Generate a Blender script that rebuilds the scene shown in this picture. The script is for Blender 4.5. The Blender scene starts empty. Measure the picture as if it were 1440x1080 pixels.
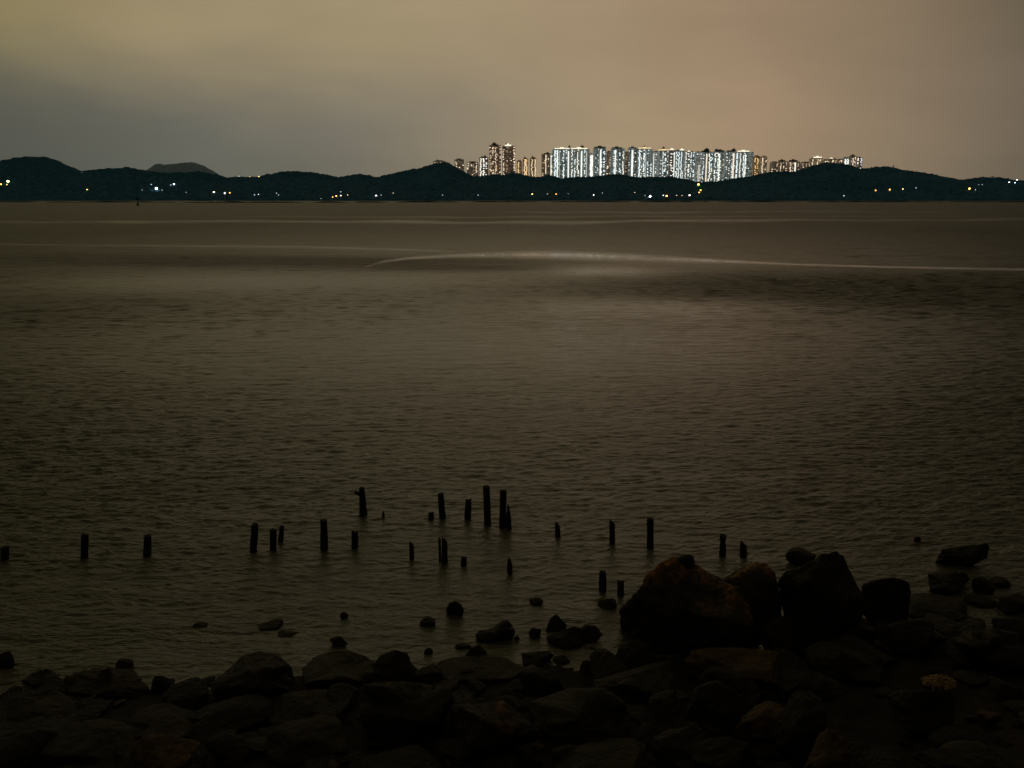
import bpy, math, random
import numpy as np
from mathutils import Vector, noise
R = math.radians
random.seed(7)
S = bpy.context.scene
COL = S.collection

# ---------------------------------------------------------------- camera, world, light, exposure
H = 6.0; FPX = 1200.0; PITCH = math.atan(261.5/FPX)
cam_d = bpy.data.cameras.new("camera"); cam = bpy.data.objects.new("camera", cam_d); COL.objects.link(cam)
cam_d.lens = 30; cam_d.sensor_width = 36; cam_d.clip_start = 0.1; cam_d.clip_end = 60000
cam.location = (0, 0, H); cam.rotation_euler = (math.pi/2 - PITCH, 0, 0)
S.camera = cam
S.render.engine = 'CYCLES'
S.view_settings.view_transform = 'Standard'; S.view_settings.look = 'None'
S.view_settings.exposure = 0.0; S.view_settings.gamma = 1
S.cycles.sample_clamp_indirect = 1.5
S.cycles.volume_bounces = 1

def ray(px, py):
    u, v = (px-720)/FPX, (540-py)/FPX
    c, s = math.cos(PITCH), math.sin(PITCH)
    return Vector((u, c + v*s, -s + v*c))
def at(px, py, Y):
    d = ray(px, py); t = Y/d.y
    return Vector((d.x*t, Y, H + d.z*t))
def onz(px, py, z=0.0):
    d = ray(px, py); t = (z-H)/d.z
    return Vector((d.x*t, d.y*t, z))
def lin(r, g, b):
    f = lambda c: (c/255/12.92) if c/255 <= .04045 else ((c/255+.055)/1.055)**2.4
    return (f(r), f(g), f(b), 1)

class NT:
    def __init__(s, tree): s.t = tree; s.n = tree.nodes; s.l = tree.links
    def new(s, typ, **kw):
        n = s.n.new(typ)
        for k, v in kw.items(): setattr(n, k, v)
        return n
    def setin(s, n, i, v):
        if v is None: return
        if isinstance(v, bpy.types.NodeSocket): s.l.new(v, n.inputs[i])
        else: n.inputs[i].default_value = v
    def math(s, op, a, b=None, c=None, clamp=False):
        n = s.new('ShaderNodeMath', operation=op, use_clamp=clamp)
        for i, v in enumerate((a, b, c)): s.setin(n, i, v)
        return n.outputs[0]
    def ramp(s, fac, stops, interp='EASE'):
        n = s.new('ShaderNodeValToRGB'); n.color_ramp.interpolation = interp
        e = n.color_ramp.elements
        e[0].position, e[0].color = stops[0]
        e[1].position, e[1].color = stops[-1]
        for p, c in stops[1:-1]:
            q = e.new(p); q.color = c
        s.setin(n, 0, fac); return n.outputs[0]
    def mix(s, f, a, b, mode='MIX'):
        n = s.new('ShaderNodeMix', data_type='RGBA', blend_type=mode)
        s.setin(n, 0, f); s.setin(n, 6, a); s.setin(n, 7, b); return n.outputs[2]
    def mrange(s, v, a, b, c=0, d=1, smooth=True):
        n = s.new('ShaderNodeMapRange'); n.interpolation_type = 'SMOOTHSTEP' if smooth else 'LINEAR'
        for i, x in enumerate((v, a, b, c, d)): s.setin(n, i, x)
        return n.outputs[0]
    def noise(s, vec, scale, detail=3, rough=.5, dist=0):
        n = s.new('ShaderNodeTexNoise'); s.setin(n, 'Vector', vec)
        n.inputs['Scale'].default_value = scale; n.inputs['Detail'].default_value = detail
        n.inputs['Roughness'].default_value = rough; n.inputs['Distortion'].default_value = dist
        return n.outputs[0]

# world: low overcast over a lit town at night; the cloud base glows brightest over the towers
W = bpy.data.worlds.new("World"); S.world = W; W.use_nodes = True
t = NT(W.node_tree); t.n.clear()
tc = t.new('ShaderNodeTexCoord'); sep = t.new('ShaderNodeSeparateXYZ'); t.l.new(tc.outputs['Generated'], sep.inputs[0])
X, Y, Z = sep.outputs
az = t.math('MULTIPLY', t.math('ARCTAN2', X, Y), 180/math.pi)
el = t.math('MULTIPLY', t.math('ARCSINE', Z), 180/math.pi)
mp = t.new('ShaderNodeMapping'); mp.inputs['Scale'].default_value = (1, 1, 3.2); t.l.new(tc.outputs['Generated'], mp.inputs[0])
n1 = t.noise(mp.outputs[0], 2.6, 4, .5, .3)
wob = t.math('MULTIPLY', t.math('SUBTRACT', n1, .5), 7)
el2 = t.math('ADD', el, wob)
azf = t.math('DIVIDE', t.math('ADD', az, 45), 90)
def azpos(x): return (math.degrees(math.atan((x-720)/FPX))+45)/90
low = t.ramp(azf, [(azpos(x), lin(*c)) for x, c in [(-300,(74,73,65)), (0,(92,91,82)), (300,(110,108,98)), (512,(127,120,106)), (680,(150,136,114)), (850,(168,147,118)), (1050,(165,140,113)), (1262,(138,120,99)), (1440,(114,101,86)), (1800,(62,56,46))]], 'LINEAR')
top = t.ramp(azf, [(azpos(x), lin(*c)) for x, c in [(-300,(98,90,62)), (0,(143,130,91)), (250,(158,142,110)), (500,(161,145,114)), (720,(163,144,115)), (1000,(156,133,107)), (1250,(132,114,92)), (1440,(98,88,72)), (1800,(60,54,42))]], 'LINEAR')
c = t.mix(t.mrange(el2, 4.5, 10), low, top)
zen = t.ramp(azf, [(azpos(x), lin(*c)) for x, c in [(-100,(70,66,48)), (200,(84,80,57)), (500,(152,138,102)), (950,(158,140,104)), (1250,(84,76,60)), (1500,(64,60,48))]], 'LINEAR')  # unseen upper sky, shaped brighter mid-frame to dim the near water's sides
c = t.mix(t.mrange(el, 16, 60), c, zen)
back = lin(46, 42, 34)
c = t.mix(t.mrange(Y, .25, -.35), c, back)
# glow just above the rooftops
def glow(x, w, h):
    a = t.math('DIVIDE', t.math('SUBTRACT', az, math.degrees(math.atan((x-720)/FPX))), w)
    b = t.math('DIVIDE', el, h)
    return t.math('EXPONENT', t.math('MULTIPLY', t.math('ADD', t.math('MULTIPLY', a, a), t.math('MULTIPLY', b, b)), -1))
c = t.mix(t.math('MULTIPLY', glow(1010, 13, 4.5), .8), c, (.07, .048, .022, 1), 'ADD')
c = t.mix(t.math('MULTIPLY', glow(745, 2.2, 2.6), .9), c, (.07, .035, .012, 1), 'ADD')
cl = t.mrange(t.noise(mp.outputs[0], 5, 5, .55), .25, .75, .93, 1.07, False)
c = t.mix(1, c, cl, 'MULTIPLY')
sky = t.new('ShaderNodeTexSky', sky_type='NISHITA'); sky.sun_disc = False; sky.sun_elevation = R(-6); sky.sun_rotation = R(200)
bg1 = t.new('ShaderNodeBackground'); t.l.new(sky.outputs[0], bg1.inputs[0]); bg1.inputs[1].default_value = .05
bg2 = t.new('ShaderNodeBackground'); t.l.new(c, bg2.inputs[0]); bg2.inputs[1].default_value = 1.0
ad = t.new('ShaderNodeAddShader'); t.l.new(bg1.outputs[0], ad.inputs[0]); t.l.new(bg2.outputs[0], ad.inputs[1])
wo = t.new('ShaderNodeOutputWorld'); t.l.new(ad.outputs[0], wo.inputs[0])
# faint warm light through the clouds
sd = bpy.data.lights.new("sun", 'SUN'); sd.energy = .09; sd.angle = R(25); sd.color = (1, .72, .42)
so = bpy.data.objects.new("sun", sd); COL.objects.link(so); so.rotation_euler = (R(24), 0, R(-25))

# ---------------------------------------------------------------- helpers
def tag(o, label=None, cat=None, group=None, kind=None):
    if label: o['label'] = label
    if cat: o['category'] = cat
    if group: o['group'] = group
    if kind: o['kind'] = kind
    return o
def mobj(name, verts, faces, mat, parent=None, loc=None, smooth=False):
    me = bpy.data.meshes.new(name); me.from_pydata([tuple(v) for v in verts], [], faces); me.update()
    if smooth: me.polygons.foreach_set('use_smooth', [True]*len(me.polygons))
    return lobj(name, me, mat, parent, loc)
def lobj(name, me, mat, parent=None, loc=None):
    if mat and not me.materials: me.materials.append(mat)
    o = bpy.data.objects.new(name, me); COL.objects.link(o)
    if parent: o.parent = parent
    if loc is not None: o.location = loc
    return o
def empty(name, loc):
    o = bpy.data.objects.new(name, None); COL.objects.link(o); o.location = loc; o.empty_display_size = .2
    return o
BOXF = [(0,3,2,1), (4,5,6,7), (0,1,5,4), (1,2,6,5), (2,3,7,6), (3,0,4,7)]
class MB:
    def __init__(s): s.v = []; s.f = []
    def box(s, x0, x1, y0, y1, z0, z1):
        k = len(s.v)
        s.v += [(x0,y0,z0),(x1,y0,z0),(x1,y1,z0),(x0,y1,z0),(x0,y0,z1),(x1,y0,z1),(x1,y1,z1),(x0,y1,z1)]
        s.f += [tuple(k+i for i in f) for f in BOXF]; return s
    def prism(s, pts, z0, z1):
        k = len(s.v); n = len(pts)
        s.v += [(x, y, z0) for x, y in pts] + [(x, y, z1) for x, y in pts]
        s.f += [tuple(range(k+n-1, k-1, -1)), tuple(range(k+n, k+2*n))]
        s.f += [(k+i, k+(i+1) % n, k+n+(i+1) % n, k+n+i) for i in range(n)]; return s
    def lathe(s, prof, n=8, cx=0, cy=0):
        k = len(s.v); m = len(prof)
        for r, z in prof:
            for i in range(n):
                a = 2*math.pi*i/n; s.v.append((cx+r*math.cos(a), cy+r*math.sin(a), z))
        for j in range(m-1):
            for i in range(n):
                s.f.append((k+j*n+i, k+j*n+(i+1) % n, k+(j+1)*n+(i+1) % n, k+(j+1)*n+i))
        s.f.append(tuple(k+i for i in range(n-1, -1, -1))); s.f.append(tuple(k+(m-1)*n+i for i in range(n)))
        return s
    def mesh(s, name, mat):
        me = bpy.data.meshes.new(name); me.from_pydata(s.v, [], s.f); me.update(); me.materials.append(mat); return me
    def build(s, name, mat, parent=None, loc=None): return mobj(name, s.v, s.f, mat, parent, loc)

def newmat(name):
    m = bpy.data.materials.new(name); m.use_nodes = True
    t = NT(m.node_tree); b = t.n['Principled BSDF']
    return m, t, b
def emis(name, col, strength):
    m, t, b = newmat(name)
    b.inputs['Base Color'].default_value = (*col, 1)
    b.inputs['Emission Color'].default_value = (*col, 1); b.inputs['Emission Strength'].default_value = strength
    m.cycles.emission_sampling = 'NONE'
    return m

# ---------------------------------------------------------------- water
def poly(pts, x):
    xs, ys = zip(*pts); return np.interp(x, xs, ys)
def water():
    d_rows = [5.5]
    y = 1150.0
    while y > 279.6:
        y -= .62 if y > 330 else .45
        dz = ray(720, y); 
        if dz.z >= -1e-5: break
        t_ = H/-dz.z; yy = dz.y*t_
        if yy > d_rows[-1]+.01: d_rows.append(yy)
        if yy > 2300: break
    d_rows += [3200, 7000]
    D = np.array(d_rows); NR = len(D); NC = 1150
    u = np.linspace(-1, 1, NC)
    u = np.sign(u)*(np.abs(u)*.72 + .28*np.abs(u)**9*1.6)        # denser in the middle, wide at the rims
    XX = (D[:, None]+1.0)*u[None, :]
    YY = np.repeat(D[:, None], NC, 1)
    dcol = (D[:, None]+1)*(2*.72/NC)+0*XX
    drow = np.gradient(D)[:, None]+0*XX
    # slick / wind-patch field, laid out on the water surface (metres)
    PY = 278.5 + FPX*H/YY*1.0
    # world-space helper: convert reference points seen in the photo to metres on the water
    calm = np.zeros_like(XX)
    def streak(pts, amp):      # pts: (px, py, halfwidth_px)
        w = [onz(a, b) for a, b, h in pts]
        up = [onz(a, b-h).y-onz(a, b+h).y for a, b, h in pts]
        xs = [q.x for q in w]; ys = [q.y for q in w]
        s = sorted(range(len(xs)), key=lambda i: xs[i])
        xs = np.array(xs)[s]; ys = np.array(ys)[s]; up = np.array(up)[s]/2
        cy = np.interp(XX, xs, ys); hw = np.interp(XX, xs, up, left=1e-3, right=1e-3)
        cy = cy+hw*(.45*np.sin(XX*.05+cy*.02)+.3*np.sin(XX*.17+1+.8*np.sin(XX*.06))); hw = hw*(1+.35*np.sin(XX*.11+2*np.sin(XX*.031)))
        g = np.exp(-((YY-cy)/(hw+1e-4))**2)
        g *= 1/(1+np.exp(np.clip(-(XX-xs[0])/(hw*.6+.3), -30, 30)))*1/(1+np.exp(np.clip((XX-xs[-1])/(hw*.6+.3), -30, 30)))
        br = .5+.5*np.sin(XX*.21+1.3*np.sin(XX*.093+YY*.3)+amp*7)*np.sin(XX*.057+YY*.11+amp*3)
        br2 = .5+.5*np.sin(XX*1.1+2*np.sin(XX*.37+YY*.9)+YY*.8)
        return amp*g*(.68+.34*br+.16*br2)
    def patch(px, py, hw, hh, amp):
        c0 = onz(px, py); rx = hw*c0.y/FPX; ry = abs(onz(px, py-hh).y-onz(px, py+hh).y)/2
        return amp*np.exp(-((XX-c0.x)/rx)**2-((YY-c0.y)/ry)**2)
    calm += streak([(-400,343,1),(0,343,1),(200,345,1),(430,348,1.2),(600,352,1.6),(640,355,2)], .36)
    calm += streak([(512,376,2.5),(535,368.5,4),(575,363.5,3),(640,360.5,3.4),(720,360.5,4),(800,361.5,4.2),(880,362.5,3.8),(960,364.5,3.4),(1040,368,2.6),(1120,372,1.8),(1250,376,1.8),(1440,379,1.6),(1900,384,1.5)], 1.02)
    calm += streak([(-500,311,1.6),(0,311,1.6),(400,312,2),(720,312,2),(1100,310,1.8),(1440,308,1.5),(1900,307,1.5)], .45)
    calm += streak([(700,299,1),(1000,298,1.2),(1500,297,1)], .3)
    calm += streak([(300,305,1),(700,305,1.2),(1500,304,1)], .28)
    slick = np.clip(calm, 0, 1.1); calm = 0*calm
    calm += -1.0*np.clip((np.log(YY)-np.log(80))/1.1, 0, 1) - .5*np.clip(np.abs(XX/YY-.02)/.55, 0, 1.2)**2 + .35*np.exp(-((np.log(YY)-np.log(36))/.35)**2)
    calm += patch(850, 381, 80, 8, .85) + patch(930, 432, 190, 13, .55) + patch(240, 398, 260, 14, .45) + patch(600, 395, 200, 12, .25)
    calm += patch(450, 368, 330, 7, -1.0) + patch(150, 362, 300, 8, -.45) + patch(640, 377, 170, 5, -.6)
    calm += patch(1080, 402, 330, 20, -.8) + patch(1400, 405, 330, 28, -.5) + patch(60, 440, 200, 30, -.35)+ patch(700, 500, 500, 60, .15)
    calm = np.clip(slick+(1-np.minimum(slick, 1))*calm, -1, 1.1)
    rng = np.random.RandomState(3)
    Zw = np.zeros_like(XX)
    gust = .5+.5*np.sin(XX*.11+np.sin(YY*.07)*2)*np.sin(YY*.09+1.3+np.sin(XX*.05)*1.7)
    d1 = np.maximum(drow[:, 0], dcol[:, 0]); Y1 = D
    for i in range(260):
        L = .10*(11/.10)**rng.rand()
        th = math.pi/2 + rng.randn()*.36 + .1
        k = 2*math.pi/L; kx, ky = k*math.cos(th), k*math.sin(th)
        A = L*.0052*(.5+rng.rand())*(1.15 if L < .35 else 1)
        ph = rng.rand()*6.28
        # short ripples everywhere, longer waves only farther out from the sheltered shore
        f = np.clip((L/d1-1.6)/1.6, 0, 1)*np.clip(2-L*56/Y1, 0, 1)*np.clip(L*420/Y1, .0, 1)
        r = np.nonzero(f > .003)[0]
        if not len(r): continue
        r0, r1 = r[0], r[-1]+1; xx, yy = XX[r0:r1], YY[r0:r1]
        warp = 1.1*np.sin(xx*(.33/L)+ph)*np.sin(yy*.3/L+ph*2)
        Zw[r0:r1] += A*f[r0:r1, None]*np.sin(kx*xx+ky*yy+ph+warp)
    amp = np.clip(1-.95*calm, .03, 2.0)
    near = np.clip((YY-3)/13, .6, 1)
    Zw *= .62*amp*near*(.65+.7*gust)
    co = np.stack([XX, YY, Zw], -1).reshape(-1, 3).astype(np.float32)
    idx = np.arange(NR*NC).reshape(NR, NC)
    q = np.stack([idx[:-1, :-1], idx[:-1, 1:], idx[1:, 1:], idx[1:, :-1]], -1).reshape(-1, 4)
    me = bpy.data.meshes.new('sea'); me.vertices.add(len(co)); me.vertices.foreach_set('co', co.ravel())
    me.loops.add(q.size); me.loops.foreach_set('vertex_index', q.ravel().astype(np.int32))
    me.polygons.add(len(q)); me.polygons.foreach_set('loop_start', np.arange(0, q.size, 4, dtype=np.int32))
    me.polygons.foreach_set('use_smooth', np.ones(len(q), dtype=bool))
    me.update(calc_edges=True)
    a = me.attributes.new('calm', 'FLOAT', 'POINT'); a.data.foreach_set('value', calm.ravel().astype(np.float32))
    m, t, b = newmat('sea_water')
    ca = t.new('ShaderNodeAttribute', attribute_name='calm').outputs['Fac']
    geo = t.new('ShaderNodeNewGeometry')
    mp = t.new('ShaderNodeMapping'); mp.inputs['Scale'].default_value = (.38, 1, 1); t.l.new(geo.outputs['Position'], mp.inputs[0])
    mp.inputs['Rotation'].default_value = (0, 0, R(4))
    na = t.noise(mp.outputs[0], 7, 4, .6, .4)
    nb = t.noise(mp.outputs[0], 1.6, 5, .68, .5)
    nc = t.noise(mp.outputs[0], .22, 3, .6, .5)
    h = t.math('ADD', t.math('MULTIPLY', na, .046), t.math('ADD', t.math('MULTIPLY', nb, .19), t.math('MULTIPLY', nc, .30)))
    bp = t.new('ShaderNodeBump'); t.l.new(h, bp.inputs['Height']); bp.inputs['Distance'].default_value = 1
    st = t.math('ADD', t.mrange(ca, 0, 1.05, .66, .02, False), t.mrange(ca, -1, 0, 1.5, 0, False))
    t.l.new(st, bp.inputs['Strength']); t.l.new(bp.outputs[0], b.inputs['Normal'])
    b.inputs['Base Color'].default_value = (.052, .056, .030, 1)
    t.l.new(t.mrange(ca, -1, 1, .52, .10, False), b.inputs['Roughness'])
    b.inputs['IOR'].default_value = 1.34
    return tag(lobj('water', me, m), kind='structure')
water()

# ---------------------------------------------------------------- shore ground
SHORE = [(-900,1010), (0,985), (120,985), (300,958), (600,950), (850,940), (900,925), (1100,905), (1200,880), (1330,868), (1440,905), (2200,930)]
_sx, _sy = zip(*[(onz(a, b).x, onz(a, b).y) for a, b in SHORE])
def ground_z(x, y, detail=True):
    ys = float(np.interp(x, _sx, _sy))
    d = ys-y
    if d < 0: z = max(d*.3, -1.6)
    elif d < 3.5: z = d*.2
    else: z = .7+(d-3.5)*.52
    if detail:
        z += .07*noise.noise(Vector((x*1.3, y*1.3, 0)))+.03*noise.noise(Vector((x*5, y*5, 3)))
    return min(z, 4.3)
def shore():
    vs = []; fs = []; nx, ny = 560, 340
    for j in range(ny):
        y = -8 + 24*(j/(ny-1))
        for i in range(nx):
            x = -20+40*i/(nx-1)
            z = ground_z(x, y)
            z += .03*noise.noise(Vector((x*11, y*11, 5)))
            vs.append((x, y, z))
    for j in range(ny-1):
        for i in range(nx-1):
            k = j*nx+i; fs.append((k, k+1, k+nx+1, k+nx))
    m, t, b = newmat('wet_mud_and_gravel')
    tcx = t.new('ShaderNodeTexCoord').outputs['Object']
    n = t.noise(tcx, 6, 6, .65); n2 = t.noise(tcx, 1.4, 3, .5)
    cc = t.ramp(n, [(.3, (.004,.003,.001,1)), (.55, (.014,.011,.004,1)), (.75, (.034,.025,.009,1))])
    cc = t.mix(t.mrange(n2, .45, .7, 0, .5), cc, (.022, .020, .005, 1))
    t.l.new(cc, b.inputs['Base Color']); b.inputs['Roughness'].default_value = .85; b.inputs['Specular IOR Level'].default_value = .15
    bp = t.new('ShaderNodeBump'); t.l.new(t.noise(tcx, 24, 6, .7), bp.inputs['Height']); bp.inputs['Distance'].default_value = .06; bp.inputs['Strength'].default_value = 1
    t.l.new(bp.outputs[0], b.inputs['Normal'])
    tag(mobj('shore_ground', vs, fs, m, smooth=True), kind='structure')
shore()

# ---------------------------------------------------------------- hills and far land
NEAR = [(-500,262),(-350,250),(-250,235),(-120,246),(-60,250),(0,238),(15,229),(25,223),(40,221.5),(57,221),(70,226),(85,235),(95,240),(120,242.5),(140,240),(160,238),(190,238),(205,242),(230,244.5),(260,244),(285,243),(300,246),(315,252),(330,252),(350,251),(370,250),(380,247),(400,243),(415,242),(440,244),(455,246),(470,250),(480,251),(495,248),(510,246),(525,250),(535,251),(550,246),(570,241),(590,238),(610,232),(620,230),(631,230),(640,236),(655,244),(665,249),(680,249),(695,247),(710,247),(720,244.5),(730,246),(745,250),(755,250),(770,248),(780,249),(790,253),(800,251),(815,250),(840,250),(855,247),(870,246.5),(885,249),(900,251),(920,250),(940,249.5),(955,252),(975,257),(990,257),(1010,256.5),(1030,252),(1050,250),(1060,248.5),(1072,246),(1080,243),(1090,243.5),(1100,242),(1110,243.5),(1120,242.5),(1130,240),(1145,234),(1155,231.5),(1165,229.5),(1180,231),(1190,234),(1205,238),(1220,239),(1232,236),(1245,235),(1255,239),(1275,242),(1300,246),(1325,252),(1345,255.5),(1360,254),(1375,251),(1395,250.5),(1405,253),(1420,254.5),(1440,255),(1520,250),(1650,244),(1800,252),(2100,262)]
FAR = [(150,262),(190,252),(205,241),(222,230.5),(235,232),(245,231),(262,229),(271,228.5),(282,232),(292,238),(305,246),(325,253),(360,262)]
MID = [(280,268),(300,256),(315,251),(335,249),(350,249),(370,249.5),(385,250.5),(420,253),(470,262)]
def ridge(prof, Yr):
    w = [at(a, b, Yr) for a, b in prof]; return np.array([q.x for q in w]), np.array([q.z for q in w])
def smooth01(v): v = max(0., min(1., v)); return v*v*(3-2*v)
HN = ridge(NEAR, 2300); HF = ridge(FAR, 4300); HM = ridge(MID, 3300)
def hill_z(x, y, H_=HN, y0=1905, yr=2300, y1=2760, tree=4.0, canopy=True):
    r = float(np.interp(x, *H_))-tree
    if r < 0: r = 0
    if y <= yr: p = smooth01((y-y0)/(yr-y0))
    else: p = 1-.85*smooth01((y-yr)/(y1-yr))
    spur = .16*noise.noise(Vector((x/170, y/170, 2)))*math.sin(math.pi*min(1, max(0, (y-y0)/(yr-y0))))
    z = 1.2 + r*max(0, p+spur-abs(spur)*.5)
    if canopy and y > y0+4:
        cz = noise.noise(Vector((x/9, y/9, 7)))+.7*noise.noise(Vector((x/4.2, y/4.2, 1)))+.8*noise.noise(Vector((x/30, y/30, 4)))
        z += tree*(.9+.95*cz)*min(1, (y-y0)/12)
    return max(z, .4) if y > y0 else -.6
def hillmat(name, c1, c2):
    m, t, b = newmat(name)
    tcx = t.new('ShaderNodeTexCoord').outputs['Object']
    n = t.noise(tcx, .09, 5, .7)
    t.l.new(t.ramp(n, [(.35, c1), (.65, c2)]), b.inputs['Base Color']); b.inputs['Roughness'].default_value = .95
    b.inputs['Specular IOR Level'].default_value = .1
    return m
HMAT = hillmat('hill_woodland', (.006, .050, .100, 1), (.022, .115, .22, 1))
HMAT2 = hillmat('distant_hill_hazed', (.19, .26, .38, 1), (.29, .38, .52, 1))  # paleness of distance haze put into the far hill's colour
def hill(name, x0, x1, dx, ys, mat, **kw):
    xs = np.arange(x0, x1, dx); vs = []; fs = []
    for y in ys:
        for x in xs: vs.append((x, y, hill_z(float(x), float(y), **kw)))
    n = len(xs)
    for j in range(len(ys)-1):
        for i in range(n-1):
            k = j*n+i; fs.append((k, k+1, k+n+1, k+n))
    return tag(mobj(name, vs, fs, mat), kind='structure')
ysn = list(np.arange(1899, 1935, 4))+list(np.arange(1935, 2200, 9))+list(np.arange(2200, 2345, 3.5))+list(np.arange(2345, 2780, 22))
hill('hills', -1950, 2100, 2.8, ysn, HMAT)
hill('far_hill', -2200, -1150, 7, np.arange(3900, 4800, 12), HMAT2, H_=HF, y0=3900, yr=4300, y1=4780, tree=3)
hill('middle_hill', -1350, -600, 5, np.arange(2950, 3700, 14), HMAT, H_=HM, y0=2955, yr=3300, y1=3690, tree=3)
def land():
    m, t, b = newmat('flat_land')
    tcx = t.new('ShaderNodeTexCoord').outputs['Object']
    t.l.new(t.ramp(t.noise(tcx, .01, 4), [(.3, (.02,.03,.02,1)), (.7, (.05,.05,.035,1))]), b.inputs['Base Color'])
    v = []; f = []; n = 200
    for j, (y, z) in enumerate([(1903, -.5), (1907, .6), (2700, .9), (7000, 1)]):
        for i in range(n): 
            x = -7000+14000*i/(n-1)
            v.append((x, y+(6*noise.noise(Vector((x/60, 0, 0))) if j < 2 else 0), z))
    for j in range(3):
        for i in range(n-1): k = j*n+i; f.append((k, k+1, k+n+1, k+n))
    tag(mobj('land', v, f, m), kind='structure')
land()
# low dark banks lying off the far shore
def bank(px0, px1, py, dep, hgt, label):
    a = onz(px0, py); b_ = onz(px1, py); n = max(6, int((b_.x-a.x)/8)); v = []; f = []
    cy = (a.y+b_.y)/2
    for i in range(n+1):
        s = i/n; x = a.x+(b_.x-a.x)*s; e = math.sin(math.pi*s)**.3
        w = dep*e*(1+.3*noise.noise(Vector((x/30, 1, py)))); h = hgt*e*(.8+.7*noise.noise(Vector((x/18, 5, py))))
        yy = cy+6*noise.noise(Vector((x/60, 9, py)))
        for q, (dy, dz) in enumerate([(-1, -.3), (-.85, .55), (-.4, 1), (.4, .9), (1, -.3)]):
            v.append((x, yy+dy*w/2, dz*h if dz > 0 else -.3))
    for i in range(n):
        for q in range(4): k = i*5+q; f.append((k, k+5, k+6, k+1))
    tag(mobj('mud_bank', v, f, BANK, smooth=True), kind='structure')
BANK = hillmat('dark_mud', (.006,.008,.008,1), (.014,.016,.014,1))
for p in [(-500,-80,284.2),(-60,55,284.3),(60,250,284.6),(255,430,285),(440,492,285),(497,548,284.8),(555,648,284.6),(655,760,284.2),(770,890,284.2),(895,1000,284.2),(1006,1130,284.2),(1135,1330,284.3),(1332,1480,284.2),(1500,1900,284.2)]:
    bank(*p, 30, 1.9, '')

# ---------------------------------------------------------------- apartment towers
def facade(name, base, wcol, dim, seed):
    m, t, b = newmat(name)
    tcx = t.new('ShaderNodeTexCoord').outputs['Object']
    sp = t.new('ShaderNodeSeparateXYZ'); t.l.new(tcx, sp.inputs[0])
    cx = t.math('FLOOR', t.math('DIVIDE', t.math('ADD', sp.outputs[0], sp.outputs[1]), 4.2)); cz = t.math('FLOOR', t.math('DIVIDE', sp.outputs[2], 3.2))
    cb = t.new('ShaderNodeCombineXYZ'); t.setin(cb, 0, cx); t.setin(cb, 1, seed*1.7); t.setin(cb, 2, cz)
    wn = t.new('ShaderNodeTexWhiteNoise', noise_dimensions='3D'); t.l.new(cb.outputs[0], wn.inputs[0])
    fx = t.math('FRACT', t.math('DIVIDE', t.math('ADD', sp.outputs[0], sp.outputs[1]), 4.2)); fz = t.math('FRACT', t.math('DIVIDE', sp.outputs[2], 3.2))
    inx = t.math('MULTIPLY', t.math('GREATER_THAN', fx, .22), t.math('LESS_THAN', fx, .80))
    inz = t.math('MULTIPLY', t.math('GREATER_THAN', fz, .28), t.math('LESS_THAN', fz, .82))
    win = t.math('MULTIPLY', inx, inz)
    n = t.noise(tcx, .05, 3)
    wall = t.mix(n, (*[q*.8 for q in base], 1), (*base, 1))
    t.l.new(t.mix(win, wall, (.05, .06, .06, 1)), b.inputs['Base Color'])
    b.inputs['Roughness'].default_value = .7
    lit = t.math('MULTIPLY', win, t.mrange(wn.outputs[0], .15, 1, .15, 1, False))  # faint glow added to every grid window to lift the walls' grey
    t.l.new(t.math('MULTIPLY', lit, dim), b.inputs['Emission Strength'])
    t.l.new(t.mix(wn.outputs[0], (*wcol, 1), (*[min(1, q*1.05) for q in wcol], 1)), b.inputs['Emission Color'])
    m.cycles.emission_sampling = 'NONE'
    return m
FAC = {'white': facade('tower_grey_panels', (.42,.44,.40), (.82,.95,.88), .55, 1),
       'pale': facade('tower_pale_panels', (.50,.50,.46), (.90,.95,.86), .85, 2),
       'brown': facade('tower_brown_panels', (.34,.22,.15), (1,.62,.40), .30, 3),
       'warm': facade('tower_cream_panels', (.48,.38,.28), (1,.74,.46), .60, 4),
       'dim': facade('tower_dim_panels', (.34,.28,.22), (1,.70,.50), .34, 5),
       'amber': facade('tower_amber_panels', (.45,.30,.18), (1,.60,.28), .60, 6)}
WIN = {'cool': emis('window_light_cool', (.85,.97,1), 1.7), 'white': emis('window_light_white', (1,.97,.86), 1.9),
       'faint': emis('window_light_faint', (1,.72,.46), .8), 'warm': emis('window_light_warm', (1,.80,.55), 1.6), 'gold': emis('window_light_gold', (1,.66,.26), 1.7)}
STRIP = {'white': emis('strip_light_white', (.95,1,.93), 1.15), 'warm': emis('strip_light_warm', (1,.84,.66), 1.05), 'dimw': emis('strip_light_dim', (.95,.92,.84), .5),
         'gold': emis('strip_light_gold', (1,.74,.38), 2.2), 'crown': emis('roof_light_cream', (1,.93,.72), 1.2), 'crowngold': emis('roof_light_gold', (1,.76,.40), 1.1)}
PLANT, _t, _b = newmat('roof_plant_concrete'); _t.l.new(_t.ramp(_t.noise(_t.new('ShaderNodeTexCoord').outputs['Object'], .2, 3), [(.3,(.10,.08,.06,1)),(.7,(.17,.14,.11,1))]), _b.inputs['Base Color'])
WM = {}
def winmesh(kind, size):
    k = (kind, size)
    if k not in WM:
        w, h = size
        WM[k] = MB().box(-w/2, w/2, -.25, .05, -h/2, h/2).mesh('lit_window', WIN[kind])
    return WM[k]
TG = 'apartment towers glowing beyond the hills'
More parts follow.
